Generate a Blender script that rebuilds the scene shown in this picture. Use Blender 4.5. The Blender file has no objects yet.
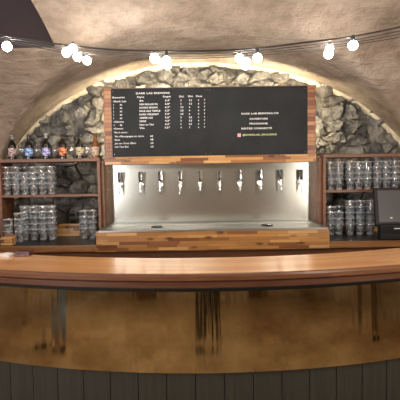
import bpy, bmesh, math, random
import numpy as np
from mathutils import Vector, Matrix, noise
random.seed(7)
S = bpy.context.scene
COL = S.collection
R = math.radians

# ------------------------------------------------------------------ camera
CAM = Vector((0, 0, 1.58))
PITCH, ROLL = R(3.15), R(0.9)
fwd = Vector((0, math.cos(PITCH), -math.sin(PITCH)))
right = Vector((1, 0, 0)); up = right.cross(fwd)
q = Matrix.Rotation(ROLL, 3, fwd)
right = q @ right; up = q @ up
cd = bpy.data.cameras.new('camera'); cam = bpy.data.objects.new('camera', cd); COL.objects.link(cam)
cd.sensor_width = 36; cd.lens = 36; cd.clip_start = 0.02
m3 = Matrix((right, up, -fwd)).transposed()
cam.matrix_world = Matrix.Translation(CAM) @ m3.to_4x4()
S.camera = cam

def P(px, py, d):
    """world point seen at photo pixel px,py on the plane y = d"""
    v = fwd * 400 + right * (px - 200) - up * (py - 200)
    return CAM + v * (d / v.y)

# ------------------------------------------------------------------ world, lights, exposure
S.view_settings.view_transform = 'Standard'; S.view_settings.look = 'None'
S.view_settings.exposure = 0.3; S.view_settings.gamma = 1
w = bpy.data.worlds.new('world'); S.world = w; w.use_nodes = True
w.node_tree.nodes['Background'].inputs[0].default_value = (1, .9, .8, 1)
w.node_tree.nodes['Background'].inputs[1].default_value = 0.02
try:
    S.cycles.transparent_max_bounces = 40
except Exception: pass

def area(name, loc, rot, sx, sy, power, col):
    l = bpy.data.lights.new(name, 'AREA'); l.shape = 'RECTANGLE'; l.size = sx; l.size_y = sy
    l.energy = power; l.color = col
    o = bpy.data.objects.new(name, l); o.location = loc; o.rotation_euler = rot; COL.objects.link(o); return o
area('ceiling_fill_light', (-1.0, -1.2, 2.72), (0, 0, 0), 2.4, .5, 62, (1, .90, .78))  # unseen fill added under the vault behind the viewer, no real lamp there
area('ceiling_fill_light', (1.6, 0.6, 2.72), (0, 0, 0), .5, 1.2, 30, (1, .90, .78))  # second added ceiling fill, out of view
area('upward_fill_light', (-2.7, -0.6, 1.5), (R(150), R(-8), 0), .6, .9, 250, (1, .96, .94))  # unseen fill added on the left to brighten the vault
area('upward_fill_light', (3.0, -0.6, 1.5), (R(150), R(8), 0), .6, .9, 130, (1, .89, .78))  # weaker fill added on the right, likewise no real lamp
BULB_E, LED_E = 80, 140

# ------------------------------------------------------------------ materials
def M(name, col=(.5,.5,.5), rough=.5, metal=0.0, **kw):
    m = bpy.data.materials.new(name); m.use_nodes = True
    b = m.node_tree.nodes['Principled BSDF']
    b.inputs['Base Color'].default_value = (*col, 1); b.inputs['Roughness'].default_value = rough
    b.inputs['Metallic'].default_value = metal
    for k, v in kw.items(): b.inputs[k].default_value = v
    return m
class N:
    def __init__(s, m): s.t = m.node_tree; s.b = s.t.nodes['Principled BSDF']
    def n(s, typ, **kw):
        x = s.t.nodes.new(typ)
        for k, v in kw.items():
            if k.startswith('i_'): x.inputs[k[2:].replace('_', ' ')].default_value = v
            else: setattr(x, k, v)
        return x
    def l(s, a, b): s.t.links.new(a, b)
    def math(s, op, a, b=None, c=None):
        x = s.n('ShaderNodeMath', operation=op)
        for i, v in enumerate((a, b, c)):
            if v is None: continue
            if isinstance(v, (int, float)): x.inputs[i].default_value = v
            else: s.l(v, x.inputs[i])
        return x.outputs[0]
    def ramp(s, fac, stops, mode='LINEAR'):
        r = s.n('ShaderNodeValToRGB'); r.color_ramp.interpolation = mode
        e = r.color_ramp.elements
        while len(e) > 1: e.remove(e[-1])
        e[0].position = stops[0][0]; e[0].color = (*stops[0][1], 1)
        for p, c in stops[1:]:
            k = e.new(p); k.color = (*c, 1)
        s.l(fac, r.inputs[0]); return r.outputs[0]
    def mix(s, mode, fac, a, b):
        x = s.n('ShaderNodeMix', data_type='RGBA', blend_type=mode)
        if isinstance(fac, (int, float)): x.inputs[0].default_value = fac
        else: s.l(fac, x.inputs[0])
        for i, v in ((6, a), (7, b)):
            if isinstance(v, tuple): x.inputs[i].default_value = (*v, 1)
            else: s.l(v, x.inputs[i])
        return x.outputs[2]
    def coord(s, scale=(1,1,1), which='Object', loc=(0,0,0)):
        c = s.n('ShaderNodeTexCoord'); mp = s.n('ShaderNodeMapping')
        mp.inputs['Scale'].default_value = scale; mp.inputs['Location'].default_value = loc
        s.l(c.outputs[which], mp.inputs[0]); return mp.outputs[0]
    def noise(s, vec, scale, detail=4, rough=.5):
        x = s.n('ShaderNodeTexNoise'); x.inputs['Scale'].default_value = scale
        x.inputs['Detail'].default_value = detail; x.inputs['Roughness'].default_value = rough
        s.l(vec, x.inputs['Vector']); return x.outputs['Fac']
    def bump(s, h, strength=.3, dist=.01, prev=None):
        x = s.n('ShaderNodeBump'); x.inputs['Strength'].default_value = strength; x.inputs['Distance'].default_value = dist
        s.l(h, x.inputs['Height'])
        if prev is not None: s.l(prev, x.inputs['Normal'])
        return x.outputs[0]

def butcher(name, rowh, length, tones, rowaxis='Z', lenaxis='X', which='Object', rough=.35, gapdark=.5, knots=True, grain=.35, coat=0):
    m = M(name, rough=rough); n = N(m)
    c = n.n('ShaderNodeTexCoord'); sp = n.n('ShaderNodeSeparateXYZ'); n.l(c.outputs[which], sp.inputs[0])
    r_, l_ = sp.outputs[rowaxis], sp.outputs[lenaxis]
    rr = n.math('DIVIDE', r_, rowh); row = n.math('FLOOR', rr)
    wn = n.n('ShaderNodeTexWhiteNoise', noise_dimensions='1D'); n.l(row, wn.inputs['W'])
    ll = n.math('ADD', n.math('DIVIDE', l_, length), n.math('MULTIPLY', wn.outputs[0], 7.3))
    cell = n.math('FLOOR', ll)
    cb = n.n('ShaderNodeCombineXYZ'); n.l(row, cb.inputs[0]); n.l(cell, cb.inputs[1])
    w2 = n.n('ShaderNodeTexWhiteNoise', noise_dimensions='2D'); n.l(cb.outputs[0], w2.inputs['Vector'])
    col = n.ramp(w2.outputs[0], tones, 'CONSTANT')
    # grain, shifted per stave
    cg = n.n('ShaderNodeCombineXYZ')
    n.l(n.math('ADD', n.math('MULTIPLY', l_, 3.0), n.math('MULTIPLY', w2.outputs[0], 31)), cg.inputs[0])
    n.l(n.math('MULTIPLY', r_, 45.0), cg.inputs[1])
    g = n.noise(cg.outputs[0], 1.6, 5, .6)
    gc = n.ramp(g, [(.3, (.45,.4,.35)), (.62, (1,1,1))])
    col = n.mix('MULTIPLY', grain, col, gc)
    if knots:
        ck = n.n('ShaderNodeCombineXYZ'); n.l(n.math('MULTIPLY', l_, 5.0), ck.inputs[0]); n.l(n.math('MULTIPLY', r_, 14.0), ck.inputs[1])
        v = n.n('ShaderNodeTexVoronoi'); v.inputs['Scale'].default_value = 1.0; n.l(ck.outputs[0], v.inputs['Vector'])
        kd = n.ramp(v.outputs['Distance'], [(.10, (.12,.05,.02)), (.24, (1,1,1))])
        col = n.mix('MULTIPLY', .75, col, kd)
    fr = n.math('FRACT', rr); fl = n.math('FRACT', ll)
    e = n.math('MINIMUM', n.math('MINIMUM', fr, n.math('SUBTRACT', 1.0, fr)), n.math('MULTIPLY', n.math('MINIMUM', fl, n.math('SUBTRACT', 1.0, fl)), length / rowh))
    gd = n.ramp(e, [(0.0, (gapdark,)*3), (.07, (1,1,1))])
    col = n.mix('MULTIPLY', 1.0, col, gd)
    n.l(col, n.b.inputs['Base Color'])
    n.l(n.bump(g, .12, .002), n.b.inputs['Normal'])
    if coat: n.b.inputs['Coat Weight'].default_value = coat; n.b.inputs['Coat Roughness'].default_value = .12
    return m

ACACIA = butcher('acacia_block', .026, .26,
    [(0, (.36,.16,.05)), (.18, (.46,.225,.07)), (.36, (.24,.095,.035)), (.5, (.54,.29,.10)), (.66, (.38,.18,.058)), (.84, (.60,.35,.14)), (.93,(.17,.065,.028))])
ACACIA_V = butcher('acacia_frame', .09, .038,
    [(0, (.26,.10,.04)), (.2, (.38,.17,.07)), (.4, (.17,.06,.03)), (.6, (.44,.21,.09)), (.8, (.30,.12,.05))], rowaxis='X', lenaxis='Z', knots=False)
COUNTER = butcher('varnished_oak_top', .045, 1.1,
    [(0, (.74,.36,.13)), (.3, (.80,.40,.15)), (.6, (.70,.33,.115)), (.8, (.84,.45,.18))], rowaxis='Y', lenaxis='X', which='UV', rough=.32, gapdark=.86, knots=False, grain=.25, coat=.8)
NOSE = butcher('mahogany_nosing', .2, 1.5, [(0, (.15,.062,.03)), (.5, (.185,.08,.038))], rowaxis='Y', lenaxis='X', which='UV', rough=.3, gapdark=.85, knots=False, grain=.7, coat=.3)
NOSE2 = butcher('dark_mahogany_moulding', .2, 1.5, [(0, (.10,.038,.02)), (.5, (.12,.045,.022))], rowaxis='Y', lenaxis='X', which='UV', rough=.35, gapdark=.85, knots=False, grain=.6)
SHELF = butcher('walnut_shelf', .2, 1.2, [(0, (.17,.07,.035)), (.5, (.21,.09,.045))], rough=.45, knots=False, grain=.6, gapdark=.8)
LEDGE = butcher('stained_oak_edge', .2, .9, [(0, (.30,.135,.05)), (.5, (.36,.17,.065))], rough=.4, knots=False, grain=.6, gapdark=.8)

def plaster():
    m = M('rough_lime_plaster', rough=.9); n = N(m); v = n.coord()
    a = n.noise(v, 1.3, 5, .55); b = n.noise(v, 7, 6, .65); c = n.noise(v, 38, 4, .6)
    col = n.ramp(a, [(.38, (.235,.18,.135)), (.5, (.33,.26,.20)), (.62, (.44,.365,.30))])
    col = n.mix('MULTIPLY', .55, col, n.ramp(b, [(.35, (.5,.45,.4)), (.55, (1,1,1))]))
    n.l(col, n.b.inputs['Base Color'])
    # long trowel ridges
    vs = n.coord((1.2, 9, 4)); d = n.noise(vs, 1.6, 5, .6)
    ridge = n.math('ABSOLUTE', n.math('SUBTRACT', d, .5))
    n1 = n.bump(b, .8, .05); n2 = n.bump(c, .8, .012, n1); n3 = n.bump(ridge, .7, .05, n2)
    n.l(n3, n.b.inputs['Normal']); return m
PLASTER = plaster()

def stone():
    m = M('rubble_stone', rough=.85); n = N(m); v = n.coord()
    at = n.n('ShaderNodeAttribute', attribute_name='stone')
    a = n.noise(v, 9, 6, .65); b = n.noise(v, 45, 5, .6)
    sp = n.n('ShaderNodeSeparateColor'); n.l(at.outputs['Color'], sp.inputs[0])
    base = n.ramp(sp.outputs[0], [(0, (.10,.098,.093)), (.3, (.20,.196,.185)), (.6, (.14,.138,.13)), (.85, (.28,.272,.25)), (1, (.17,.163,.15))])
    base = n.mix('MULTIPLY', .8, base, n.ramp(a, [(.36, (.28,.26,.25)), (.6, (1.15,1.12,1.08))]))
    mort = n.mix('MULTIPLY', .5, (.20,.18,.15), n.ramp(b, [(.35, (.5,.48,.45)), (.6, (1,1,1))]))
    col = n.mix('MIX', sp.outputs[1], base, mort)
    n.l(col, n.b.inputs['Base Color'])
    n.l(n.bump(b, 1.0, .018, n.bump(a, .9, .04)), n.b.inputs['Normal']); return m
STONE = stone()
def archmat():
    m = M('limewashed_arch_edge', rough=.9); n = N(m); v = n.coord()
    a = n.noise(v, 12, 5, .6)
    n.l(n.ramp(a, [(.35, (.42,.36,.25)), (.6, (.66,.60,.46))]), n.b.inputs['Base Color'])
    n.l(n.bump(a, .6, .02), n.b.inputs['Normal']); return m
ARCH = archmat()

def steel(name, base, rough, sc, strength=.05):
    m = M(name, base, rough, 1.0); n = N(m); v = n.coord(sc)
    a = n.noise(v, 3, 4, .6); n.l(n.bump(a, strength, .002), n.b.inputs['Normal'])
    bl = n.noise(n.coord(), 2.2, 4, .6)
    n.l(n.ramp(bl, [(.3, (rough*.93,)*3), (.7, (rough*1.07,)*3)]), n.b.inputs['Roughness'])
    return m
STEEL = steel('brushed_stainless', (.68,.71,.66), .22, (1, 1, 150), .012)
TRAYST = steel('drip_tray_steel', (.42,.42,.40), .35, (2, 60, 2))
GRILL = steel('drip_grille_steel', (.75,.75,.72), .3, (2, 60, 2))
CHROME = M('chrome', (.8,.8,.8), .12, 1.0)
def brass():
    m = M('aged_brass_sheet', (.60,.45,.24), .15, 1.0); n = N(m)
    v = n.coord(which='UV')
    s1 = n.noise(n.coord((4, .25, 1), 'UV'), 1.0, 3, .5)
    s2 = n.noise(n.coord((26, 2.2, 1), 'UV'), 1.0, 3, .5)
    blot = n.noise(n.coord((2.2, 3, 1), 'UV'), 1.5, 5, .6)
    n.l(n.ramp(blot, [(.3, (.30,.22,.12)), (.5, (.45,.36,.20)), (.7, (.58,.50,.32))]), n.b.inputs['Base Color'])
    n.l(n.ramp(blot, [(.3, (.04,)*3), (.7, (.11,)*3)]), n.b.inputs['Roughness'])
    n.l(n.bump(s2, .12, .004, n.bump(s1, .55, .02)), n.b.inputs['Normal']); return m
BRASS = brass()
def planks():
    m = M('grey_green_painted_boards', (.055,.06,.052), .45); n = N(m)
    g = n.noise(n.coord((30, 1.2, 1), 'UV'), 1.5, 4, .6)
    n.l(n.ramp(g, [(.3, (.024,.027,.024)), (.7, (.042,.046,.041))]), n.b.inputs['Base Color'])
    n.l(n.bump(g, .2, .003), n.b.inputs['Normal']); return m
PLANK = planks()
GAPSHADE = M('black_gap_shade', (.006,.005,.004), .8)  # near-black colour stands for the shade under the bar overhang
SLATE = M('black_slate_top', (.012,.012,.013), .35)
def board():
    m = M('slate_menu_black', (.022,.024,.026), .6); m.node_tree.nodes['Principled BSDF'].inputs['Specular IOR Level'].default_value = .25; n = N(m)
    a = n.noise(n.coord(), 3, 4, .6)
    n.l(n.ramp(a, [(.35, (.009,.0105,.012)), (.65, (.017,.019,.021))]), n.b.inputs['Base Color']); return m
BOARD = board()
CHALK = M('white_lettering', (.85,.85,.85), .7)
CHALKY = M('yellow_green_lettering', (.62,.70,.28), .7)
PINK = M('pink_icon', (.75,.35,.42), .6)
RUBBER = M('black_plastic', (.008,.008,.009), .45, **{'Specular IOR Level': .3})
WIRE = M('black_cable', (.015,.015,.017), .5)
WIREG = M('grey_cable', (.05,.046,.043), .6)
def emit(name, col, s):
    m = bpy.data.materials.new(name); m.use_nodes = True; t = m.node_tree; t.nodes.clear()
    e = t.nodes.new('ShaderNodeEmission'); o = t.nodes.new('ShaderNodeOutputMaterial')
    e.inputs[0].default_value = (*col, 1); e.inputs[1].default_value = s; t.links.new(e.outputs[0], o.inputs[0]); return m
BULB = emit('lit_bulb', (1, .93, .84), BULB_E)
LED = emit('led_tape', (1, .87, .60), LED_E)
def glass(name, tint, base=.10, gl=(.95,.97,1), dif=.06):
    m = bpy.data.materials.new(name); m.use_nodes = True; t = m.node_tree; t.nodes.clear()
    o = t.nodes.new('ShaderNodeOutputMaterial'); mx = t.nodes.new('ShaderNodeMixShader')
    tr = t.nodes.new('ShaderNodeBsdfTransparent'); g = t.nodes.new('ShaderNodeBsdfGlossy'); lw = t.nodes.new('ShaderNodeLayerWeight')
    tr.inputs[0].default_value = (*tint, 1); g.inputs[0].default_value = (*gl, 1); g.inputs['Roughness'].default_value = .06
    lw.inputs[0].default_value = .42
    pw_ = t.nodes.new('ShaderNodeMath'); pw_.operation = 'POWER'; pw_.inputs[1].default_value = 1.8
    ma = t.nodes.new('ShaderNodeMath'); ma.operation = 'MULTIPLY_ADD'; ma.inputs[1].default_value = .8; ma.inputs[2].default_value = base
    ma.use_clamp = True
    t.links.new(lw.outputs['Facing'], pw_.inputs[0]); t.links.new(pw_.outputs[0], ma.inputs[0]); t.links.new(ma.outputs[0], mx.inputs[0])
    df = t.nodes.new('ShaderNodeBsdfDiffuse'); df.inputs[0].default_value = (.85,.9,.95,1); m2 = t.nodes.new('ShaderNodeMixShader'); m2.inputs[0].default_value = dif  # white diffuse share mixed in to make the glass look brighter
    t.links.new(g.outputs[0], m2.inputs[1]); t.links.new(df.outputs[0], m2.inputs[2])
    t.links.new(tr.outputs[0], mx.inputs[1]); t.links.new(m2.outputs[0], mx.inputs[2]); t.links.new(mx.outputs[0], o.inputs[0]); return m
GLASS = glass('clear_glass', (.97,.98,.985), .10)
THICKGLASS = glass('thick_glass_rim_and_base', (.9,.92,.94), .5, (1,1,1), .5)  # strong white diffuse share paints highlights on rims and bases
DARKGLASS = M('dark_brown_bottle_glass', (.012,.007,.004), .08)
AMBER = M('amber_bottle_glass', (.20,.075,.02), .12)
def labelmat(name, c1, c2, c3):
    m = M(name, c1, .5); n = N(m); a = n.noise(n.coord((1,1,1)), 38, 2, .5)
    n.l(n.ramp(a, [(0, c1), (.47, c2), (.56, c3)], 'CONSTANT'), n.b.inputs['Base Color']); return m

# ------------------------------------------------------------------ mesh helpers
def box(bm, x0, x1, y0, y1, z0, z1):
    vs = [bm.verts.new((x, y, z)) for z in (z0, z1) for y in (y0, y1) for x in (x0, x1)]
    for f in ((0,2,3,1), (4,5,7,6), (0,1,5,4), (2,6,7,3), (0,4,6,2), (1,3,7,5)): bm.faces.new([vs[i] for i in f])
    return vs
def lathe(bm, prof, c=(0,0,0), seg=20, axis='Z'):
    rings = []
    for r, h in prof:
        ring = []
        for i in range(seg):
            a = 2*math.pi*i/seg; u, v = r*math.cos(a), r*math.sin(a)
            p = (u, v, h) if axis == 'Z' else ((u, -h, v) if axis == 'Y' else (h, u, v))
            ring.append(bm.verts.new((p[0]+c[0], p[1]+c[1], p[2]+c[2])))
        rings.append(ring)
    for a, b in zip(rings, rings[1:]):
        for i in range(seg):
            j = (i+1) % seg; bm.faces.new((a[i], a[j], b[j], b[i]))
    if prof[0][0] > 1e-5: bm.faces.new(rings[0][::-1])
    if prof[-1][0] > 1e-5: bm.faces.new(rings[-1])
def tube(bm, pts, r, seg=8):
    pts = [Vector(p) for p in pts]; rings = []
    for i, p in enumerate(pts):
        t = (pts[min(i+1, len(pts)-1)] - pts[max(i-1, 0)]).normalized()
        a = t.cross(Vector((0,0,1)));
        if a.length < .05: a = t.cross(Vector((0,1,0)))
        a.normalize(); b = t.cross(a)
        rr = r[i] if isinstance(r, (list, tuple)) else r
        rings.append([bm.verts.new(p + (a*math.cos(k*2*math.pi/seg) + b*math.sin(k*2*math.pi/seg))*rr) for k in range(seg)])
    for A, B in zip(rings, rings[1:]):
        for k in range(seg):
            j = (k+1) % seg; bm.faces.new((A[k], A[j], B[j], B[k]))
    bm.faces.new(rings[0][::-1]); bm.faces.new(rings[-1])
def make(name, bm, mat, parent=None, smooth=False, bevel=0):
    bmesh.ops.recalc_face_normals(bm, faces=bm.faces)
    if bevel:
        bmesh.ops.bevel(bm, geom=list(bm.edges), offset=bevel, segments=2, affect='EDGES', profile=.5)
    if smooth:
        for f in bm.faces: f.smooth = True
    me = bpy.data.meshes.new(name)
    if parent is not None:
        o0 = parent
        off = Vector((0,0,0))
        while o0 is not None: off += o0.location; o0 = o0.parent
        bmesh.ops.translate(bm, verts=bm.verts, vec=-off)
    bm.to_mesh(me); bm.free()
    if isinstance(mat, (list, tuple)):
        for x in mat: me.materials.append(x)
    elif mat: me.materials.append(mat)
    if smooth == 'auto' or smooth == 2:
        try: me.set_sharp_from_angle(angle=R(35))
        except Exception: pass
    o = bpy.data.objects.new(name, me); COL.objects.link(o)
    if parent is not None: o.parent = parent
    return o
def B(): return bmesh.new()
def bx(name, mat, parent, *a, bevel=0):
    b = B(); box(b, *a); return make(name, b, mat, parent, bevel=bevel)
def tag(o, label, cat, group=None, kind=None):
    o['label'] = label; o['category'] = cat
    if group: o['group'] = group
    if kind: o['kind'] = kind
    return o
def thing(name, loc, label, cat, group=None):
    o = bpy.data.objects.new(name, None); o.empty_display_size = .05; o.location = loc; COL.objects.link(o)
    return tag(o, label, cat, group)
def struct(o, label=None):
    o['kind'] = 'structure'
    if label: o['label'] = label
    return o
def copy_tree(o, parent=None):
    c = o.copy(); COL.objects.link(c); c.parent = parent
    for ch in o.children: copy_tree(ch, c)
    return c

# ------------------------------------------------------------------ room shell
WALLY = 4.16
def zA(x):
    u = abs(x - .03) / (2.15 if x < .03 else 2.3)
    return 1.25 + 1.5*math.sqrt(1-u*u) if u < 1 else 1.0
def zB(y):
    u = max(0, (y - 2.2) / 1.85)
    return 1.35 + 1.52*math.sqrt(max(0, 1-u*u))
def zceil(x, y):
    a, b = zA(x), zB(y); k = .004
    m = max(a, b); return m + k*math.log(math.exp((a-m)/k) + math.exp((b-m)/k))
b = B(); box(b, -4, 4, -4, 4.3, -.1, 0)
def floormat():
    m = M('worn_stone_floor_tiles', rough=.45); n = N(m)
    br = n.n('ShaderNodeTexBrick'); br.inputs['Scale'].default_value = 1; br.inputs['Brick Width'].default_value = .45; br.inputs['Row Height'].default_value = .45
    br.inputs['Mortar Size'].default_value = .008
    br.inputs['Color1'].default_value = (.40,.29,.19,1); br.inputs['Color2'].default_value = (.30,.21,.13,1); br.inputs['Mortar'].default_value = (.10,.075,.05,1)
    n.l(n.coord(), br.inputs['Vector'])
    a = n.noise(n.coord(), 4, 5, .6)
    n.l(n.mix('MULTIPLY', .6, br.outputs[0], n.ramp(a, [(.3, (.5,.5,.5)), (.7, (1,1,1))])), n.b.inputs['Base Color']); return m
struct(make('floor', b, floormat()))
WPL = PLASTER
struct(bx('wall_left', WPL, None, -4.1, -4, -4, 4.3, 0, 3))
struct(bx('wall_right', WPL, None, 4, 4.1, -4, 4.3, 0, 3))
struct(bx('wall_rear', WPL, None, -4.1, 4.1, -4.1, -4, 0, 3))

# vaulted ceiling, a real surface with relief and a thickness
xs = np.arange(-4, 4.001, .05); ys = np.arange(-4, 4.161, .05)
xs = sorted(set([round(float(v), 3) for v in xs if abs(v+1.12) > .02 and abs(v+2.6) > .02] + [-1.12, -2.6]))
ys = sorted(set([round(float(v), 3) for v in ys if abs(v-3.21) > .021 and abs(v-1.9) > .02] + [3.21, 1.9, WALLY+.02]))
b = B(); g = {}; GZ = {}
for i, x in enumerate(xs):
    for j, y in enumerate(ys):
        z = zceil(x, y)
        nz = noise.fractal(Vector((x*1.1, y*2.2, z*1.3)), .8, 2.0, 5)*.016 + noise.fractal(Vector((x*5, y*8, 3)), .8, 2, 3)*.006
        if x < -.95 and 1.8 < y < 3.3: nz *= .15
        GZ[i, j] = z + nz; g[i, j] = b.verts.new((x, y, z + nz))
for i in range(len(xs)-1):
    for j in range(len(ys)-1):
        if xs[i] >= -2.601 and xs[i+1] <= -1.119 and ys[j] >= 1.899 and ys[j+1] <= 3.211: continue
        b.faces.new((g[i,j], g[i,j+1], g[i+1,j+1], g[i+1,j]))
ceil = struct(make('ceiling', b, PLASTER, smooth=True))
hm = M('dark_maroon_soffit', (.022,.010,.012), .7)
b = B()
ii = [i for i, x in enumerate(xs) if -2.601 <= x <= -1.119]; jj = [j for j, y in enumerate(ys) if 1.899 <= y <= 3.211]
ring = [(i, jj[0]) for i in ii] + [(ii[-1], j) for j in jj[1:]] + [(i, jj[-1]) for i in ii[::-1][1:]] + [(ii[0], j) for j in jj[::-1][1:-1]]
lo = [b.verts.new((xs[i], ys[j], GZ[i, j])) for i, j in ring]; hi = [b.verts.new((xs[i], ys[j], 3.2)) for i, j in ring]
for k in range(len(ring)):
    q_ = (k+1) % len(ring); b.faces.new((lo[k], lo[q_], hi[q_], hi[k]))
b.faces.new(hi)
make('recessed_soffit', b, hm, ceil)

# arch ring where the vault meets the stone wall
b = B(); rows = []
K = 90
for k in range(K+1):
    th = math.pi * k / K
    px, pz = math.cos(th), math.sin(th)
    row = []
    for (dr, y) in ((.02, 4.13), (-.006, 4.125), (-.022, 4.135), (-.03, 4.16), (-.03, 4.24)):
        nn = noise.noise(Vector((px*14, y*9, pz*14)))*.013
        row.append(b.verts.new((.03 + ((2.3 if px > 0 else 2.15)+dr+nn)*px, y + nn*.6, 1.25 + (1.5+dr+nn)*pz)))
    rows.append(row)
for A_, B_ in zip(rows, rows[1:]):
    for i in range(4): b.faces.new((A_[i], A_[i+1], B_[i+1], B_[i]))
struct(make('trim_1', b, ARCH, smooth=True), 'pale limewashed edge of the arch')

# rubble stone wall: relief computed from an irregular cell pattern
def stone_wall():
    rng = np.random.RandomState(11)
    X0, X1, Z0, Z1, st = -2.5, 2.5, .8, 2.95, .0135
    nx, nz = int((X1-X0)/st)+1, int((Z1-Z0)/st)+1
    gx, gz = np.meshgrid(np.linspace(X0, X1, nx), np.linspace(Z0, Z1, nz), indexing='ij')
    cw, ch = .17, .13
    seeds = []
    for r in range(-1, int((Z1-Z0)/ch)+2):
        off = rng.rand()*cw
        for c in range(-1, int((X1-X0)/cw)+2):
            if rng.rand() < .1: continue
            seeds.append((X0+off+c*cw+rng.uniform(-.09,.09), Z0+r*ch+rng.uniform(-.055,.055)))
    seeds = np.array(seeds); ns = len(seeds)
    w = np.array([[noise.noise(Vector((x*5, z*5, 1.0))), noise.noise(Vector((x*5, z*5, 9.0)))] for x, z in zip(gx.ravel(), gz.ravel())])
    w2 = np.array([[noise.noise(Vector((x*17, z*17, 1.0))), noise.noise(Vector((x*17, z*17, 9.0)))] for x, z in zip(gx.ravel(), gz.ravel())])
    wx = gx.ravel() + w[:,0]*.05 + w2[:,0]*.014; wz = gz.ravel() + w[:,1]*.05 + w2[:,1]*.014
    F1 = np.full(wx.shape, 9.); F2 = F1.copy(); I = np.zeros(wx.shape, int)
    for k, (sx, sz) in enumerate(seeds):
        d = np.sqrt(((wx-sx)*.8)**2 + ((wz-sz)*1.15)**2)
        lt = d < F1
        F2 = np.where(lt, F1, np.minimum(F2, d)); I = np.where(lt, k, I); F1 = np.where(lt, d, F1)
    e = F2 - F1
    prot = rng.uniform(.0, .06, ns); tx = rng.uniform(-.7, .7, ns); tz = rng.uniform(-.8, .6, ns); tone = rng.rand(ns)
    rise = np.clip(e/.024, 0, 1); rise = rise*rise*(3-2*rise)
    h = rise*(.034 + prot[I] + tx[I]*(wx-seeds[I,0]) + tz[I]*(wz-seeds[I,1]))
    rough = np.array([noise.fractal(Vector((x*11, z*13, 4)), .7, 2.1, 5) for x, z in zip(gx.ravel(), gz.ravel())])
    h = np.clip(h, -.012, .10) + np.clip(rough, -1, 1)*.034*(.35+.65*rise) + .004
    b = B(); lay = b.verts.layers.float_color.new('stone')
    V = []
    gxr, gzr = gx.ravel(), gz.ravel(); mort = 1-np.clip(e/.018, 0, 1)
    for k in range(len(h)):
        v = b.verts.new((gxr[k], WALLY+.06-h[k], gzr[k])); v[lay] = (tone[I[k]], mort[k], 0, 1); V.append(v)
    for i in range(nx-1):
        for j in range(nz-1):
            a = i*nz+j; b.faces.new((V[a], V[a+nz], V[a+nz+1], V[a+1]))
    o = make('wall_back', b, STONE, smooth=2)
    return o
wb = struct(stone_wall())
b = B(); box(b, -4.1, 4.1, 4.24, 4.4, 0, 3); make('masonry_core', b, STONE, wb)

# ------------------------------------------------------------------ curved front bar
CX, CY, RF = .05, 2.0+4.1, 4.1
TH = R(40)
def arc(r, th): return CX + r*math.sin(th), CY - r*math.cos(th)
def sweep(name, prof, mat, parent, n=120, uvdim='z', th0=-TH, th1=TH):
    """prof: closed list of (radius, z); swept along the arc with uv = arc length, radius+height"""
    b = B(); uv = b.loops.layers.uv.new('UVMap'); rings = []
    for k in range(n+1):
        t = th0 + (th1-th0)*k/n
        rings.append([b.verts.new((*arc(r, t), z)) for r, z in prof])
    m = len(prof); cum = [0]
    for i in range(m): 
        p, q_ = prof[i], prof[(i+1) % m]; cum.append(cum[-1] + math.hypot(p[0]-q_[0], p[1]-q_[1]))
    for k in range(n):
        u0 = (th0 + (th1-th0)*k/n)*RF + 8; u1 = (th0 + (th1-th0)*(k+1)/n)*RF + 8
        for i in range(m):
            j = (i+1) % m
            f = b.faces.new((rings[k][i], rings[k+1][i], rings[k+1][j], rings[k][j]))
            for lp, uvv in zip(f.loops, ((u0, cum[i]), (u1, cum[i]), (u1, cum[i+1]), (u0, cum[i+1]))): lp[uv].uv = uvv
    b.faces.new(rings[0]); b.faces.new(rings[-1][::-1])
    return make(name, b, mat, parent)
BT = 1.09
ct = thing('bar_worktop', (CX, 2.2, BT-.07), 'long curved bar top of glossy orange-brown wood with dark mahogany front edge', 'counter top')
sweep('top_slab', [(3.665, BT-.035), (4.07, BT-.035), (4.07, BT), (3.665, BT)], COUNTER, ct)
sweep('front_nosing', [(4.045, BT-.036), (4.095, BT-.034), (4.103, BT-.028), (4.103, BT-.008), (4.096, BT+.001), (4.085, BT+.004), (4.072, BT+.001), (4.0702, BT-.034)], NOSE, ct)
sweep('lower_moulding', [(4.0, BT-.076), (4.075, BT-.076), (4.085, BT-.070), (4.085, BT-.042), (4.078, BT-.0365), (4.0, BT-.0365)], NOSE2, ct)
bar = thing('bar_counter', (CX, 2.2, 0), 'curved bar front clad in polished brass sheet above grey-green vertical boards', 'bar')
sweep('carcass', [(3.72, 0.02), (4.015, 0.02), (4.015, BT-.078), (3.72, BT-.078)], GAPSHADE, bar)
sweep('brass_panel', [(4.018, .556), (4.054, .556), (4.022, .981), (4.018, .981)], BRASS, bar)
# board cladding with open joints
b = B(); uv = b.loops.layers.uv.new('UVMap')
pw = .1545; t = -TH; step = pw/4.03
k0 = (168-200)/195/4.03 + .075/4.03
t = k0 - step*18
while t < TH - step:
    a0, a1 = t + .0022/4, t + step - .0022/4
    va = []
    for z in (.02, .555):
        for r, a in ((4.0155, a0), (4.031, a0), (4.031, a1), (4.0155, a1)): va.append(b.verts.new((*arc(r, a), z)))
    for f in ((0,1,5,4), (1,2,6,5), (2,3,7,6), (3,0,4,7), (0,3,2,1), (4,5,6,7)):
        fc = b.faces.new([va[i] for i in f])
        for lp in fc.loops:
            lp[uv].uv = ((lp.vert.co.x)*1.0 + random.choice((0,)) , lp.vert.co.z)
    t += step
make('board_cladding', b, PLANK, bar)

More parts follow.
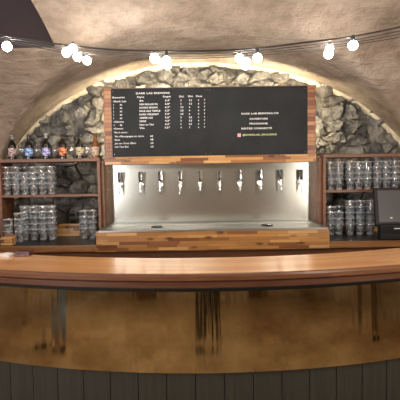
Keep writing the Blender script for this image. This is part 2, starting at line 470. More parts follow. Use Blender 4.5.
# ------------------------------------------------------------------ back counter
BC = 1.012; bcx0, bcx1 = -2.6, 2.7
bc = thing('back_counter', (0, 3.8, 0), 'straight back counter with black top and wooden front edge behind the bar', 'counter')
bx('black_worktop', SLATE, bc, bcx0, bcx1, 3.455, 4.06, BC-.02, BC)
bx('wooden_edge', LEDGE, bc, bcx0, bcx1, 3.44, 3.4545, BC-.055, BC)
bx('cabinet_body', SHELF, bc, bcx0, bcx1, 3.48, 4.05, 0, BC-.021)

# ------------------------------------------------------------------ draught station: plinth, drip tray, steel wall, posts
PZ = 1.128
pl0, pl1 = P(97, 240, 3.45).x, P(328.5, 240, 3.45).x
b = B(); pr = [(3.424, .956), (3.4385, .956), (3.4385, BC+.001), (3.99, BC+.001), (3.99, PZ-.006), (3.424, PZ-.006)]
e0 = [b.verts.new((pl0, y, z)) for y, z in pr]; e1 = [b.verts.new((pl1, y, z)) for y, z in pr]
for k in range(6): b.faces.new((e0[k], e0[(k+1) % 6], e1[(k+1) % 6], e1[k]))
b.faces.new(e0); b.faces.new(e1[::-1])
o = make('tap_plinth', b, ACACIA)
tag(o, 'long mixed-tone acacia block plinth under the drip tray', 'plinth')
tr = thing('drip_tray', ((pl0+pl1)/2, 3.7, PZ-.005), 'long stainless drip tray with slotted grilles below the taps', 'drip tray')
b = B(); tx0, tx1, ty0, ty1 = pl0+.004, pl1-.004, 3.427, 3.965
box(b, tx0, tx1, ty0, ty1, PZ-.005, PZ-.002)
for a in ((tx0, tx1, ty0, ty0+.012), (tx0, tx1, ty1-.012, ty1), (tx0, tx0+.012, ty0, ty1), (tx1-.012, tx1, ty0, ty1)): box(b, *a, PZ-.002, PZ+.010)
make('tray_pan', b, TRAYST, tr)
ng = 6; gw = (tx1-tx0-.05)/ng
for k in range(ng):
    gx0 = tx0+.025+k*gw+.004; gx1 = gx0+gw-.008
    b = B(); gy0, gy1 = ty0+.025, ty1-.10
    for a in ((gx0, gx1, gy0, gy0+.008), (gx0, gx1, gy1-.008, gy1), (gx0, gx0+.008, gy0, gy1), (gx1-.008, gx1, gy0, gy1)): box(b, *a, PZ, PZ+.007)
    xx = gx0+.018
    while xx < gx1-.016:
        box(b, xx, xx+.006, gy0+.008, gy1-.008, PZ+.001, PZ+.006); xx += .016
    box(b, gx0+.008, gx1-.008, (gy0+gy1)/2-.004, (gy0+gy1)/2+.004, PZ+.001, PZ+.0055)
    make('grille', b, GRILL, tr)
for px in (157, 267):
    c = P(px, 226, 3.66)
    b = B(); lathe(b, [(.055, 0), (.055, .006), (.045, .010), (.040, .005), (0.0, .004)], (c.x, 3.66, PZ+.0075), 28); rn = make('glass_rinser', b, RUBBER, tr, smooth=2)
    b = B()
    for k in range(5):
        a = k*2*math.pi/5; tube(b, [(c.x, 3.66, PZ+.016), (c.x+.04*math.cos(a), 3.66+.04*math.sin(a), PZ+.0165)], .003, 6)
    make('spray_cross', b, CHROME, rn)

YP = 4.0
sx0, sx1 = P(105.5, 190, YP).x, P(316.5, 190, YP).x
sz1 = P(200, 158, YP).z
sp = thing('steel_tap_wall', ((sx0+sx1)/2, YP, PZ), 'wide brushed stainless steel panel carrying the row of taps', 'steel panel')
b = B(); box(b, sx0, sx1, YP, YP+.02, PZ, sz1+.02); make('steel_sheet', b, STEEL, sp)
b = B()
nr = 7
for sx_ in (sx0+.03, sx1-.035):
    for k in range(nr):
        lathe(b, [(.005, 0), (.005, .002), (.002, .004)], (sx_, YP, PZ+.08+k*.09), 8, 'Y')
make('rivets', b, CHROME, sp, smooth=True)
pz1 = P(322, 156, 3.84).z
for (xa, xb) in ((P(101.6, 190, 3.84).x, P(104.2, 190, 3.84).x), (P(319.2, 190, 3.84).x, P(322, 190, 3.84).x)):
    bx('side_post', SHELF, sp, xa, xb, 3.84, 4.03, BC+.001, pz1-.02)
# inner cheeks closing the gap between post and sheet
# ------------------------------------------------------------------ menu board
MY = 3.80
mz0, mz1 = P(210, 163.2, MY).z, P(210, 86.7, MY).z
mx0, mx1 = P(103.8, 125, MY).x, P(316, 125, MY).x
mb = thing('menu_board', ((mx0+mx1)/2, MY+.03, mz0), 'wide black menu board in an acacia wood frame above the taps', 'menu board')
b = B(); box(b, mx0, mx1, MY+.012, MY+.15, mz0, mz1); 
make('wooden_back_frame', b, ACACIA_V, mb)
kz = P(210, 155.6, MY).z
bx('bottom_rail', ACACIA, mb, mx0, mx1, MY-.001, MY+.0115, mz0, kz)
px0, px1, pxm = P(111.8, 125, MY).x, P(307.5, 125, MY).x, P(208, 125, MY).x
bx('black_panel', BOARD, mb, px0, pxm-.001, MY, MY+.0115, kz+.001, mz1-.006)
bx('black_panel', BOARD, mb, pxm+.001, px1, MY, MY+.0115, kz+.001, mz1-.006)
bx('side_rail', ACACIA_V, mb, mx0, px0-.001, MY-.001, MY+.0115, kz+.001, mz1)
bx('side_rail', ACACIA_V, mb, px1+.001, mx1, MY-.001, MY+.0115, kz+.001, mz1)
bx('top_trim', SHELF, mb, px0, px1, MY-.001, MY+.0115, mz1-.005, mz1)
for x in (px0+.02, pxm-.02, pxm+.02, px1-.02):
    for z in (kz+.02, mz1-.03):
        b = B(); lathe(b, [(.0045, 0), (.0045, .0015), (.002, .003)], (x, MY, z), 8, 'Y'); make('screw', b, CHROME, mb)

def text(strings, mat, name, parent):
    """strings: (text, px, py, width_px or None, size_m, align)"""
    for s, px, py, wpx, size in strings:
        cu = bpy.data.curves.new('t', 'FONT'); cu.body = s; cu.size = size; cu.space_character = 1.1
        cu.align_y = 'CENTER'; cu.offset = .0006; cu.resolution_u = 2
        to = bpy.data.objects.new('t', cu); COL.objects.link(to)
        dg = bpy.context.evaluated_depsgraph_get(); me = bpy.data.meshes.new_from_object(to.evaluated_get(dg))
        COL.objects.unlink(to); bpy.data.objects.remove(to)
        p = P(px, py, MY)
        cs = [v.co.x for v in me.vertices]
        wd = max(cs) - min(cs) if cs else 1
        sc = (wpx/105/wd) if wpx else 1
        tb = B(); tb.from_mesh(me)
        for v in tb.verts: v.co = Vector((p.x + (v.co.x - min(cs))*sc, MY-.0012, p.z + v.co.y))
        # give the letters their thickness
        r = bmesh.ops.extrude_face_region(tb, geom=list(tb.faces))
        bmesh.ops.translate(tb, verts=[e for e in r['geom'] if isinstance(e, bmesh.types.BMVert)], vec=(0, .001, 0))
        make(name, tb, mat, parent)
        bpy.data.meshes.remove(me)
F = .0215
rowsy = [101, 104.5, 107.8, 111.2, 114.6, 118, 121.4, 124.8, 128.2]
T = [('DARK LAB BREWING', 136, 93.5, 33, .0235), ('Brasseries', 112.5, 97.6, 12, F), ('Style', 137, 97.2, 7, F), ('Degré', 163, 96.7, 7.5, F),
     ('25cL', 179, 96.6, 5, F), ('50cL', 188, 96.4, 5, F), ('Pinte', 196, 96.3, 6, F), ('•Dark Lab', 113, 101.6, 13, F)]
styles = ['IPA', 'NEW ENGLAND IPA', 'DOUBLE MOSAIC', 'PALE ALE TRIPLE', 'DARK FERMENT', 'AMBER ALE', 'CIDRE', 'Sour au Thé', 'Vin']
wid = [4, 18, 18, 20.5, 19, 13, 6.5, 14, 5]
deg = ['5,4°', '5,8°', '6,3°', '6,5°', '7,2°', '5,6°', '4,5°', '4,2°', '12°']
p25 = ['3', '3', '3,5', '3,5', '3,5', '3', '3', '3', '4']; p50 = ['5,5', '5,5', '6', '6', '6', '5,5', '5,5', '5,5', '7']
for i, y in enumerate(rowsy):
    T.append((styles[i], 139.5, y, wid[i], F)); T.append((deg[i], 165, y-.5, 5, F))
    T.append((p25[i], 180.5, y-.6, None, F)); T.append((p50[i], 189, y-.7, None, F)); T.append(('6', 198, y-.8, None, F)); T.append(('7', 204, y-.9, None, F))
for y in (105, 108.3, 111.7, 115.1, 118.5): T += [('1', 113.5, y, None, F), ('M', 120, y, 2, F)]
T += [('•Cidrerie', 113.5, 122, 10, F), ('1', 114, 125.3, None, F), ('M', 120, 125.3, 2, F), ('•Divers', 113.5, 128.8, 9.5, F), ('Vin à verre :', 114, 132.6, 14, F),
      ('Vin d\'Bourgogne au verre', 114.5, 136.6, 29, F), ('4€', 150, 136.3, 3, F), ('Rosé', 114.8, 140, 5, F), ('4€', 150.3, 139.7, 3, F),
      ('Jus ou Coca Zéro', 114.8, 143.5, 21, F), ('3€', 150.5, 143.3, 3, F), ('Ice Tea Bio', 115, 147, 13.5, F), ('3€', 150.6, 146.8, 3, F)]
text(T, CHALK, 'lettering', mb)
text([('DARK LAB BREWING.CO', 241.5, 113.8, 36.5, F), ('OUVERTURE', 249.5, 119, 18, F), ('PROCHAINE.', 249.5, 123.8, 18.5, F), ('RESTEZ CONNECTÉ', 241.5, 128.7, 30, F)], CHALK, 'lettering', mb)
text([('@DARKLAB_BRASSERIE', 242.5, 135, 34, F)], CHALKY, 'handle_lettering', mb)
c = P(239.2, 135.2, MY); b = B()
for a in ((-.016, .016, .011, .016), (-.016, .016, -.016, -.011), (-.016, -.011, -.011, .011), (.011, .016, -.011, .011)):
    box(b, c.x+a[0], c.x+a[1], MY-.001, MY, c.z+a[2], c.z+a[3])
lathe(b, [(.008, 0), (.008, .001)], (c.x, MY, c.z), 14, 'Y'); box(b, c.x-.0105, c.x+.0105, MY-.0005, MY, c.z-.0105, c.z+.0105)
make('photo_app_icon', b, PINK, mb)
# led tape glued behind the board edge
b = B()
box(b, mx0+.03, mx1-.03, MY+.151, MY+.160, mz1-.035, mz1-.023)
box(b, mx0+.015, mx0+.027, MY+.151, MY+.160, mz0+.12, mz1-.05)
box(b, mx1-.027, mx1-.015, MY+.151, MY+.160, mz0+.12, mz1-.05)
o = make('led_tape', b, LED, mb)

# ------------------------------------------------------------------ open shelves
SY0, SY1 = 3.80, 4.058
zt = P(50, 158.6, SY0).z; zm = P(50, 195.2, SY0).z
zt_r = P(360, 154.0, SY0).z; zm_r = P(360, 189.0, SY0).z
zt = (zt+zt_r)/2; zm = (zm+zm_r)/2
TKS = .030
def shelf_unit(xa, xb, label, wallx):
    t = thing('open_shelf_unit', ((xa+xb)/2, SY1, BC+.001), label, 'shelf', 'open shelf units beside the tap wall')
    bx('shelf_board', SHELF, t, xa, xb, SY0, SY1, zt-TKS, zt, bevel=.002)
    bx('shelf_board', SHELF, t, xa+.0255, xb-.0255, SY0+.004, SY1, zm-TKS*.8, zm, bevel=.002)
    bx('side_panel', SHELF, t, xa, xa+.025, SY0+.002, SY1, BC+.001, zt-TKS-.0005)
    bx('side_panel', SHELF, t, xb-.025, xb, SY0+.002, SY1, BC+.001, zt-TKS-.0005)
    bx('back_rail', ACACIA, t, xa+.0255, xb-.0255, SY1-.022, SY1-.002, BC+.001, BC+.125)
    return t
lx0, lx1 = P(-.5, 200, SY0).x, P(104, 200, 3.84).x-.047
shelf_unit(P(-1, 200, SY0).x, P(100.6, 200, SY0).x, 'left open shelf unit of dark walnut boards with bottles on top', 0)
shelf_unit(P(323.4, 200, SY0).x, P(415, 200, SY0).x, 'right open shelf unit of dark walnut boards with empty top', 0)

# ------------------------------------------------------------------ glasses
def tumbler_mesh(h, rb, rt, tk=.0025):
    b = B()
    b2 = [(rb*.82, 0), (rb, .003), (rb, .014), (rb+(rt-rb)*.25, h*.3), (rb+(rt-rb)*.7, h*.6), (rt, h*.9), (rt+.0012, h*.955), (rt+.0008, h-.001), (rt-.0008, h), (rt-.0018, h-.002), (rt-.0022, h*.93), (rb+(rt-rb)*.7-tk, h*.6), (rb+(rt-rb)*.25-tk, h*.3), (rb-tk, .016), (0, .014)]
    lathe(b, b2, (0,0,0), 18)
    bmesh.ops.recalc_face_normals(b, faces=b.faces)
    for f in b.faces:
        f.smooth = True; zc = f.calc_center_median().z
        f.material_index = 1 if (zc < .017 or zc > h*.93) else 0
    me = bpy.data.meshes.new('stacking_glass'); b.to_mesh(me); b.free(); me.materials.append(GLASS); me.materials.append(THICKGLASS); return me
TM = tumbler_mesh(.105, .029, .042)
PITCHZ = .054
ordn = ['first', 'second', 'third', 'fourth', 'fifth', 'sixth', 'seventh', 'eighth']
def stacks(where, group, xs_, y, z, counts, rowname):
    for k, x in enumerate(xs_):
        cnt = counts[k] if isinstance(counts, (list, tuple)) else counts
        for l in range(cnt):
            o = bpy.data.objects.new('stacking_glass', TM); COL.objects.link(o)
            o.location = (x + random.uniform(-.002, .002), y + random.uniform(-.002, .002), z+.0012 + l*PITCHZ + (0.0006*l)); o.rotation_euler.z = random.random()*6
            pos = 'bottom' if l == 0 else ('top' if l == cnt-1 else ordn[l] + ' up')
            tag(o, f'clear glass, {where}, {rowname}, {ordn[k]} stack from left, {pos}', 'glass', group)
def xr(pa, pb, d, n): 
    a, c_ = P(pa, 200, d).x, P(pb, 200, d).x
    return [a + (c_-a)*i/(n-1) for i in range(n)] if n > 1 else [a]
G = 'stacked glasses on the upper left shelf'
stacks('upper left shelf', G, xr(8, 52, 3.86, 6), 3.86, zm, [4, 4, 3, 4, 4, 4], 'front row')
stacks('upper left shelf', G, xr(9, 53, 3.96, 6), 3.965, zm, [4, 4, 4, 4, 4, 3], 'back row')
G = 'stacked glasses on the left of the back counter'
stacks('lower left counter', G, xr(24, 51, 3.82, 4), 3.82, BC, [5, 5, 5, 5], 'front row')
stacks('lower left counter', G, xr(25, 52, 3.92, 4), 3.92, BC, [5, 5, 5, 5], 'back row')
stacks('lower left counter', G, xr(7, 18, 3.70, 2), 3.70, BC, [3, 4], 'near row')
G = 'stacked glasses at the left end of the tap wall'
stacks('beside left tap post', G, xr(83, 92, 3.86, 2), 3.86, BC, 4, 'front row')
stacks('beside left tap post', G, xr(84, 92, 3.96, 2), 3.96, BC, 4, 'back row')
G = 'stacked glasses on the upper right shelf'
stacks('upper right shelf next to post', G, xr(330.6, 339, 3.86, 2), 3.86, zm, [4, 4], 'front row')
stacks('upper right shelf next to post', G, xr(331, 339, 3.96, 2), 3.96, zm, [4, 4], 'back row')
stacks('upper right shelf middle', G, xr(350, 366.8, 3.86, 3) , 3.86, zm, [4, 4, 4], 'front row')
stacks('upper right shelf middle', G, xr(350.5, 367, 3.96, 3), 3.96, zm, [4, 4, 4], 'back row')
stacks('upper right shelf above till', G, xr(377, 404, 3.86, 4), 3.86, zm, [5, 5, 5, 5], 'front row')
stacks('upper right shelf above till', G, xr(377, 403, 3.96, 4), 3.96, zm, [5, 5, 5, 5], 'back row')
G = 'stacked glasses on the right of the back counter'
stacks('lower right counter next to post', G, xr(330.6, 339, 3.86, 2), 3.86, BC, [4, 3], 'front row')
stacks('lower right counter next to post', G, xr(331, 339, 3.96, 2), 3.96, BC, [4, 4], 'back row')
stacks('lower right counter beside till', G, xr(350, 370, 3.84, 3), 3.84, BC, [5, 5, 5], 'front row')
stacks('lower right counter beside till', G, xr(351, 371, 3.94, 3), 3.94, BC, [5, 5, 5], 'back row')

# ------------------------------------------------------------------ bottles and glasses on the top shelf
def bottle(px, glassm, lab, capcol, label, h=.235, pyc=159):
    x = P(px, 150, 3.92).x; y = 3.90; z = zt+.001
    t = thing('beer_bottle', (x, y, z), label, 'bottle', 'beer bottles on the top left shelf')
    s = h/.235
    b = B(); lathe(b, [(.026, 0), (.0295, .004), (.030, .01), (.030, .128*s), (.027, .148*s), (.018, .168*s), (.0135, .185*s), (.0125, .222*s), (.0138, .224*s), (.0138, .229*s), (.012, .230*s)], (x, y, z), 24)
    make('bottle_body', b, glassm, t, smooth=2)
    b = B(); lathe(b, [(.0142, .226*s), (.0150, .228*s), (.0142, .235*s), (.012, .238*s), (0, .2385*s)], (x, y, z), 20); make('cap', b, M('cap', capcol, .35, .6), t, smooth=2)
    b = B(); lathe(b, [(.0303, .030), (.0308, .031), (.0308, .108), (.0303, .109)], (x, y, z), 28); make('paper_label', b, lab, t, smooth=2)
    if glassm is DARKGLASS:
        b = B(); lathe(b, [(.0131, .196*s), (.0140, .197*s), (.0140, .221*s), (.0131, .222*s)], (x, y, z), 20); make('neck_label', b, M('neck_wrap', tuple(c*.6 for c in capcol), .5), t, smooth=2)
    t.scale = (1.18, 1.18, 1.0)
    return t
bottle(13.2, DARKGLASS, labelmat('label_white_red', (.05,.05,.06), (.62,.58,.58), (.40,.10,.09)), (.30,.30,.30), 'dark beer bottle with white and reddish label, leftmost on the top shelf')
bottle(29.8, DARKGLASS, labelmat('label_blue', (.06,.16,.42), (.12,.30,.68), (.62,.70,.80)), (.05,.05,.05), 'dark beer bottle with bright blue label on the top shelf')
bottle(47.0, DARKGLASS, labelmat('label_violet', (.10,.10,.40), (.36,.34,.70), (.70,.70,.82)), (.5,.5,.5), 'dark beer bottle with pale violet label on the top shelf', h=.245)
bottle(63.6, DARKGLASS, labelmat('label_orange', (.10,.03,.02), (.75,.20,.07), (.85,.42,.25)), (.06,.04,.04), 'dark beer bottle with orange label on the top shelf')
bottle(80.3, DARKGLASS, labelmat('label_cream', (.10,.09,.12), (.70,.62,.52), (.55,.40,.12)), (.06,.05,.05), 'dark beer bottle with cream and black label on the top shelf')
bottle(96.0, AMBER, labelmat('label_pale', (.50,.36,.26), (.60,.50,.42), (.32,.16,.10)), (.35,.22,.10), 'amber beer bottle with pale label, nearest the menu board', h=.238)
def tulip_mesh():
    b = B()
    lathe(b, [(.027, 0), (.027, .003), (.006, .008), (.005, .028), (.012, .036), (.029, .065), (.031, .09), (.026, .148), (.0245, .148), (.0292, .09), (.0272, .066), (.010, .040), (0, .038)], (0,0,0), 20)
    bmesh.ops.recalc_face_normals(b, faces=b.faces)
    for f in b.faces: f.smooth = True
    me = bpy.data.meshes.new('tulip_beer_glass'); b.to_mesh(me); b.free(); me.materials.append(GLASS); return me
TU = tulip_mesh()
nm = ['to the right of the white-and-red-labelled bottle', 'between the blue-labelled and violet-labelled bottles', 'between the violet-labelled and orange-labelled bottles', 'between the orange-labelled and cream-labelled bottles', 'between the cream-labelled and amber bottles']
for k, px in enumerate((21.3, 38, 55.5, 71.5, 87.8)):
    o = bpy.data.objects.new('tulip_beer_glass', TU); COL.objects.link(o); o.location = (P(px, 150, 3.9).x, 3.90, zt+.001)
    tag(o, 'short stemmed beer glass ' + nm[k], 'glass', 'tasting glasses on the top left shelf')

# ------------------------------------------------------------------ taps
BLK = M('black_tap_lever', (.012,.012,.012), .25)
def make_tap():
    t = thing('beer_tap', (0, YP, 0), 'x', 'beer tap', 'beer taps on the steel panel')
    y = YP
    b = B(); lathe(b, [(.019, 0), (.019, .006), (.010, .010), (.010, .045)], (0, y, 0), 20, 'Y'); make('shank', b, CHROME, t, smooth=2)
    b = B(); lathe(b, [(.010, -.022), (.014, -.020), (.014, -.004), (.018, -.002), (.018, .006), (.012, .010), (.010, .022), (.006, .030)], (0, y-.052, 0), 20); make('faucet_body', b, CHROME, t, smooth=2)
    b = B(); tube(b, [(0, y-.052, -.015), (0, y-.060, -.035), (0, y-.066, -.060), (0, y-.067, -.088)], [.0085, .0065, .0055, .005], 12); make('spout', b, CHROME, t, smooth=2)
    hd = None
    b = B(); lathe(b, [(.006, .026), (.012, .034), (.0125, .050), (.015, .092), (.0135, .110), (.008, .114)], (0, y-.052, 0), 16); hd = make('lever', b, BLK, t, smooth=2)
    b = B(); box(b, .0035, .0165, y-.0655, y-.044, .045, .112); make('lever_side_strip', b, CHROME, hd, bevel=.002)  # chrome strip along the right half of the lever
    return t
tap0 = make_tap()
tz = P(210, 183.8, YP-.05).z
tl = ['leftmost of the ten'] + [o_ + ' of ten from the left' for o_ in ordn[1:8]] + ['ninth of ten from the left, next to rightmost', 'rightmost of the ten']
for k, px in enumerate((119.6, 140.2, 160, 180, 200, 219.8, 240, 260.6, 281, 301.2)):
    t = tap0 if k == 0 else copy_tree(tap0)
    t.location = (P(px, 182, YP-.05).x, YP, tz); t.scale = (1.2, 1.1, 1.12)
    t['label'] = 'chrome beer tap with black lever, ' + tl[k]

# ------------------------------------------------------------------ till
tx = P(396, 210, 3.62).x
tl_ = thing('till_screen', (tx, 3.62, BC+.001), 'black touchscreen till monitor on a stand, far right of the back counter', 'till')
b = B(); a0, a1 = P(375.5, 210, 3.56).x, P(418, 210, 3.56).x
za, zb_ = P(395, 226.5, 3.56).z, P(395, 187.5, 3.62).z
def slab(bm, x0, x1, z0, z1, y0, y1, th):   # leaning slab: bottom at y0, top at y1
    vs = [bm.verts.new(p) for p in ((x0,y0,z0),(x1,y0,z0),(x1,y1,z1),(x0,y1,z1),(x0,y0+th,z0),(x1,y0+th,z0),(x1,y1+th,z1),(x0,y1+th,z1))]
    for f in ((0,1,2,3),(4,7,6,5),(0,4,5,1),(1,5,6,2),(2,6,7,3),(3,7,4,0)): bm.faces.new([vs[i] for i in f])
slab(b, a0, a1, za, zb_, 3.54, 3.60, .03); make('monitor_housing', b, RUBBER, tl_, bevel=.003)
b = B(); f0, f1 = .12, .93
slab(b, a0+.030, a1-.03, za+(zb_-za)*f0, za+(zb_-za)*f1, 3.54+.06*f0-.0015, 3.54+.06*f1-.0015, .001)
make('screen', b, M('dim_lcd_screen', (.055,.06,.068), .3), tl_)
bx('stand_neck', RUBBER, tl_, tx-.04, tx+.04, 3.61, 3.70, BC+.02, zb_-.12)
bx('stand_foot', RUBBER, tl_, tx-.10, tx+.10, 3.615, 3.76, BC+.001, BC+.020)
pz = thing('receipt_printer', (P(393, 225, 3.5).x, 3.52, BC+.001), 'black receipt printer under the till screen', 'printer')
q0, q1 = P(379, 225, 3.5).x, P(409, 225, 3.5).x
bx('printer_body', RUBBER, pz, q0, q1, 3.47, 3.535, BC+.001, BC+.135, bevel=.006)
bx('front_cover', M('gloss_black_cover', (.02,.02,.022), .15), pz, q0+.012, q1-.012, 3.4635, 3.4695, BC+.055, BC+.125, bevel=.002)
c = P(391.5, 217.8, 3.46); b = B()
box(b, c.x-.012, c.x+.012, 3.4625, 3.4634, c.z-.006, c.z-.002); box(b, c.x-.008, c.x+.008, 3.4625, 3.4634, c.z-.001, c.z+.005)
make('emblem', b, CHALK, pz)
c = P(397, 228.5, 3.46); bx('paper_slip', CHALK, pz, c.x-.022, c.x+.04, 3.462, 3.4634, c.z-.004, c.z+.003)

# ------------------------------------------------------------------ small things at the left end
c0 = P(1, 244, 3.5); c1 = P(12.5, 244, 3.5)
w_ = thing('wooden_caddy', ((c0.x+c1.x)/2, 3.53, BC+.001), 'small slatted wooden caddy at the left end of the back counter', 'caddy')
for k in range(3): bx('slat', ACACIA, w_, c0.x, c1.x, 3.49, 3.57, BC+.003+k*.024, BC+.023+k*.024, bevel=.001)
bx('back_board', SHELF, w_, c0.x+.002, c1.x-.002, 3.571, 3.578, BC+.001, BC+.09)
yb = CY - math.sqrt(3.665**2 - (1.30-CX)**2)
def on_bar(px, py, z=BT):
    v = P(px, py, 1.0) - CAM; t = (z - CAM.z)/v.z; return CAM + v*t
b = B()
for k in range(7):
    dx = random.uniform(-.002, .002); box(b, -.045+dx, .045+dx, -.035, .035, k*.0022, k*.0022+.0018)
o = make('paper_pad', b, M('white_paper', (.75,.75,.74), .8)); pp = on_bar(8, 256, BT)
o.location = (pp.x, pp.y, BT+.001); o.rotation_euler.z = R(-22); tag(o, 'small white notepad at the left end of the bar top', 'notepad')
mr = M('maroon_leatherette', (.07,.012,.012), .4)
pp = on_bar(24, 255.6, BT)
t = thing('maroon_box', (pp.x, pp.y, BT+.001), 'low dark maroon box near the left end of the bar top', 'box')
b = B(); box(b, pp.x-.05, pp.x+.05, pp.y-.03, pp.y+.03, BT+.001, BT+.022); make('box_base', b, mr, t, bevel=.003)
b = B(); box(b, pp.x-.052, pp.x+.052, pp.y-.032, pp.y+.032, BT+.0222, BT+.034); make('lid', b, mr, t, bevel=.003)

# ------------------------------------------------------------------ festoon light strings
def string(wire, d, bulbs, label, mat, rad=.004, drop=.052):
    pts = []
    W = [P(px, py, d) for px, py in wire]
    # smooth interpolation through the wire points
    n = len(W)
    for i in range(n-1):
        p0, p1, p2, p3 = W[max(i-1,0)], W[i], W[i+1], W[min(i+2,n-1)]
        for k in range(8):
            t = k/8; pts.append(.5*((2*p1) + (p2-p0)*t + (2*p0-5*p1+4*p2-p3)*t*t + (3*p1-p0-3*p2+p3)*t**3))
    pts.append(W[-1])
    th = thing('festoon_string', W[0], label, 'string lights', 'string lights across the vault')
    b = B(); tube(b, pts, rad, 6); make('cable', b, mat, th, smooth=True)
    for (px, py, s) in bulbs:
        c = P(px, py, d)
        # socket rises from bulb to the cable
        zc = min(pts, key=lambda p: abs(p.x-c.x)).z
        b = B(); top = max(zc+.006, c.z+s*1.05+.014); lathe(b, [(.0115, s*.88), (.0125, s*.9+.012), (.011, top-c.z-.004), (.006, top-c.z)], (c.x, d, c.z), 14)
        so = make('socket', b, mat, th, smooth=2)
        b = B(); pr = [(0.0, -s)] + [(s*math.cos(R(a)), s*math.sin(R(a))) for a in range(-75, 61, 15)] + [(.010, s*.95), (.009, s*1.02)]
        lathe(b, pr, (c.x, d, c.z), 20); make('bulb', b, BULB, so, smooth=True)
    return th
s_ = .0255
string([(-330, -60), (-200, -22), (-60, 20), (0, 34.5), (30, 39.5), (55, 43.8), (110, 49.5), (160, 51), (205, 51), (256, 48.5), (305, 42.5), (350, 37), (400, 27), (470, 10), (560, -18), (620, -40)], 2.62,
       [(73, 48.5, s_), (166.5, 60.5, s_), (257.5, 58, .028), (353, 45.5, .029)], 'nearest black light string, highest of the four cables in the picture', WIRE, .0055)
string([(-310, -48), (-200, -17), (-60, 24), (0, 37), (30, 41.5), (55, 46.5), (110, 52.5), (160, 53.5), (205, 53.5), (256, 51), (305, 45.5), (350, 40.5), (400, 31), (470, 14), (560, -12), (610, -28)], 2.76,
       [(7, 46.5, .030), (66.5, 52.5, .028), (154.5, 58.5, .030), (239.5, 58.5, .029), (329.5, 48.5, s_)], 'second light string from the front with a bulb at the far left', WIREG, .0032)
string([(-290, -38), (-200, -12), (-60, 26), (0, 39), (30, 44.0), (55, 48.5), (110, 54.5), (160, 56), (205, 56), (256, 53.5), (305, 48), (350, 43), (400, 34), (470, 17), (560, -6), (600, -16)], 2.92,
       [(77.5, 57, .030), (162.5, 63, .029), (246.5, 62, .029), (328.5, 54, .032)], 'third light string from the front, hanging slightly lower', WIREG, .0032)
string([(-280, -28), (-200, -7), (-60, 30), (0, 41), (30, 46.0), (55, 50.5), (110, 56), (160, 58), (205, 58), (256, 55.5), (305, 50.5), (350, 45), (400, 37), (470, 20), (560, -2), (590, -10)], 3.02,
       [(87, 60.5, .030), (167.5, 65.5, .026), (245, 66, .026)], 'rearmost light string, lowest of the four cables in the picture', WIREG, .003)

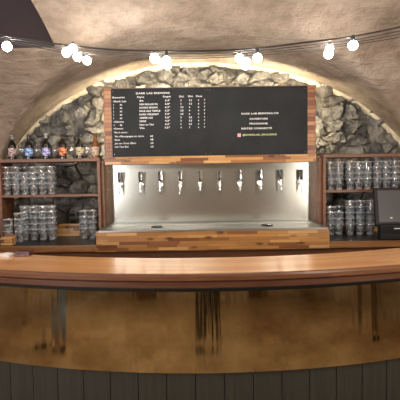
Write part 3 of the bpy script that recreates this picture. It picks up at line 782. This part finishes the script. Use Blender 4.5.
# ------------------------------------------------------------------ people standing in the room, mirrored in the brass
def skin_mesh(name, nodes, edges, mat, parent, sub=2):
    me = bpy.data.meshes.new(name); me.from_pydata([Vector(n_[0]) for n_ in nodes], edges, []); me.materials.append(mat)
    o = bpy.data.objects.new(name, me); COL.objects.link(o); o.parent = parent
    o.modifiers.new('skin', 'SKIN').use_smooth_shade = True; sm = o.modifiers.new('sub', 'SUBSURF'); sm.levels = sub; sm.render_levels = sub
    if not me.skin_vertices: me.skin_vertices.new()
    for k, n_ in enumerate(nodes):
        rr = n_[1]; me.skin_vertices[0].data[k].radius = rr if isinstance(rr, tuple) else (rr, rr)
    me.skin_vertices[0].data[0].use_root = True
    return o
SKIN = M('skin', (.50,.30,.21), .5)
def person(loc, rz, label, trouser, top, hair, step=.0):
    t = thing('person', loc, label, 'person'); t.rotation_euler.z = rz
    N_, E = [], []
    def add(p, r_, frm=None):
        N_.append((p, r_)); k = len(N_)-1
        if frm is not None: E.append((frm, k))
        return k
    pel = add((0,0,.96), (.15,.105)); ab = add((0,0,1.12), (.135,.095), pel); ch = add((0,.01,1.30), (.16,.11), ab); nb = add((0,.005,1.45), (.075,.07), ch)
    nk = add((0,-.005,1.52), .052, nb); hd1 = add((0,-.015,1.60), (.068,.078), nk); hd2 = add((0,-.012,1.69), (.072,.088), hd1); add((0,-.005,1.755), (.045,.055), hd2)
    legs, arms = [], []
    for s_ in (-1, 1):
        st = step*s_
        hp = add((s_*.09,0,.90), .088, pel); th = add((s_*.10,-.01-st*.4,.70), .075, hp); kn = add((s_*.105,-.015-st*.8,.48), .056, th); cf = add((s_*.11,.012-st,.32), .052, kn); an = add((s_*.115,.02-st,.09), .036, cf)
        ft = add((s_*.125,-.05-st,.04), .036, an); add((s_*.135,-.14-st,.028), .028, ft); legs.append((hp, th, kn, cf, an))
        sh = add((s_*.175,.005,1.40), .056, nb); ua = add((s_*.215,.01,1.25), .047, sh); el = add((s_*.235,.015,1.10), .038, ua); fa = add((s_*.24,-.03,.98), .034, el); wr = add((s_*.24,-.07,.86), .024, fa)
        pm = add((s_*.24,-.085,.80), (.022,.034), wr)
        for q, (dy, L) in enumerate(((-.028,.072),(-.009,.082),(.010,.078),(.028,.062))):
            f1 = add((s_*.24,-.085+dy,.765), .0095, pm); f2 = add((s_*.232,-.092+dy,.765-L*.5), .0085, f1); add((s_*.220,-.095+dy,.765-L), .007, f2)
        t1 = add((s_*.228,-.118,.80), .010, pm); add((s_*.218,-.135,.765), .008, t1)
        arms.append((sh, ua, el, fa, wr))
    skin_mesh('body', N_, E, SKIN, t)
    # trousers
    n2 = [((0,0,.98), (.165,.118)), ((0,0,.92), (.168,.12))]; e2 = [(0,1)]
    for (hp, th, kn, cf, an) in legs:
        pr_ = 1
        for k, r_ in ((hp,.104),(th,.092),(kn,.076),(cf,.072),(an,.066)):
            n2.append((N_[k][0], r_)); e2.append((pr_, len(n2)-1)); pr_ = len(n2)-1
    skin_mesh('trousers', n2, e2, trouser, t)
    n3 = [((0,0,.97), (.172,.125)), ((0,0,1.12), (.155,.112)), ((0,.01,1.30), (.178,.128)), ((0,.005,1.44), (.10,.088))]; e3 = [(0,1),(1,2),(2,3)]
    for (sh, ua, el, fa, wr) in arms:
        pr_ = 3
        for k, r_ in ((sh,.070),(ua,.060),(el,.050),(fa,.045),(wr,.034)):
            n3.append((N_[k][0], r_)); e3.append((pr_, len(n3)-1)); pr_ = len(n3)-1
    skin_mesh('jacket', n3, e3, top, t)
    skin_mesh('hair', [((0,.03,1.66), (.075,.07)), ((0,.022,1.72), (.080,.082)), ((0,.0,1.775), (.055,.065))], [(0,1),(1,2)], hair, t)
    for s_ in (-1, 1):
        st = step*s_
        skin_mesh('shoe', [((s_*.117,.03-st,.045), (.042,.045)), ((s_*.127,-.06-st,.04), (.045,.038)), ((s_*.137,-.15-st,.03), (.040,.028))], [(0,1),(1,2)], RUBBER, t)
        skin_mesh('ear', [((s_*.076,.0,1.665), (.010,.014)), ((s_*.080,.004,1.69), (.010,.014))], [(0,1)], SKIN, t, 1)
        b_ = B(); lathe(b_, [(0,-.011),(.008,-.008),(.011,0),(.008,.008),(0,.011)], (0,0,0), 12); o = make('eye', b_, M('eye', (.05,.04,.03), .2), None, smooth=True); o.parent = t; o.location = (s_*.030, -.086, 1.675)
    skin_mesh('nose', [((0,-.092,1.675), .007), ((0,-.108,1.645), .011)], [(0,1)], SKIN, t, 1)
    skin_mesh('mouth', [((-.022,-.088,1.612), .005), ((0,-.094,1.612), .006), ((.022,-.088,1.612), .005)], [(0,1),(1,2)], M('lips', (.42,.16,.13), .5), t, 1)
    return t
HAIR = M('dark_brown_hair', (.03,.018,.012), .6); HAIR2 = M('fair_hair', (.22,.14,.07), .6)
DARKT = M('dark_trousers', (.025,.024,.022), .8); JEANS = M('blue_denim', (.20,.30,.50), .8); BRT = M('brown_trousers', (.10,.06,.04), .8)
person((.06, -.42, 0), math.pi, 'person in dark trousers and dark jacket standing centrally before the bar, mirrored in the brass', DARKT, M('dark_jacket', (.05,.055,.05), .8), HAIR)
person((-2.5, .35, 0), math.pi+.5, 'person in blue jeans and grey top, mirrored at the left of the brass', JEANS, M('grey_jumper', (.30,.30,.32), .8), HAIR2, .06)
person((2.95, .25, 0), math.pi-.6, 'person in dark brown trousers, mirrored at the right of the brass', BRT, M('brown_jacket', (.09,.06,.045), .8), HAIR, .08)

# ------------------------------------------------------------------ unseen doors added behind the viewer to mirror in the brass
DOORM = M('dark_stained_door', (.06,.032,.02), .5)
for n_, xd in ((1, -2.3), (2, 1.9)):
    b_ = B(); box(b_, xd-.47, xd+.47, -3.999, -3.95, .005, 2.06)
    d_ = struct(make('door_%d' % n_, b_, DOORM), 'unseen dark wooden door added in the rear wall for the brass reflections')
    b_ = B()
    for z0_, z1_ in ((.15, .95), (1.1, 1.9)): box(b_, xd-.36, xd+.36, -3.949, -3.935, z0_, z1_)
    make('door_panel', b_, SHELF, d_, bevel=.004)
    b_ = B(); lathe(b_, [(.025, 0), (.025, .008), (.010, .012), (.010, .04), (.026, .05), (.024, .07), (0, .078)], (0, 0, 0), 16)
    for v in b_.verts: v.co = Vector((v.co.x + xd+.41, -3.949 + v.co.z, v.co.y + 1.02))
    make('door_handle', b_, CHROME, d_, smooth=True)
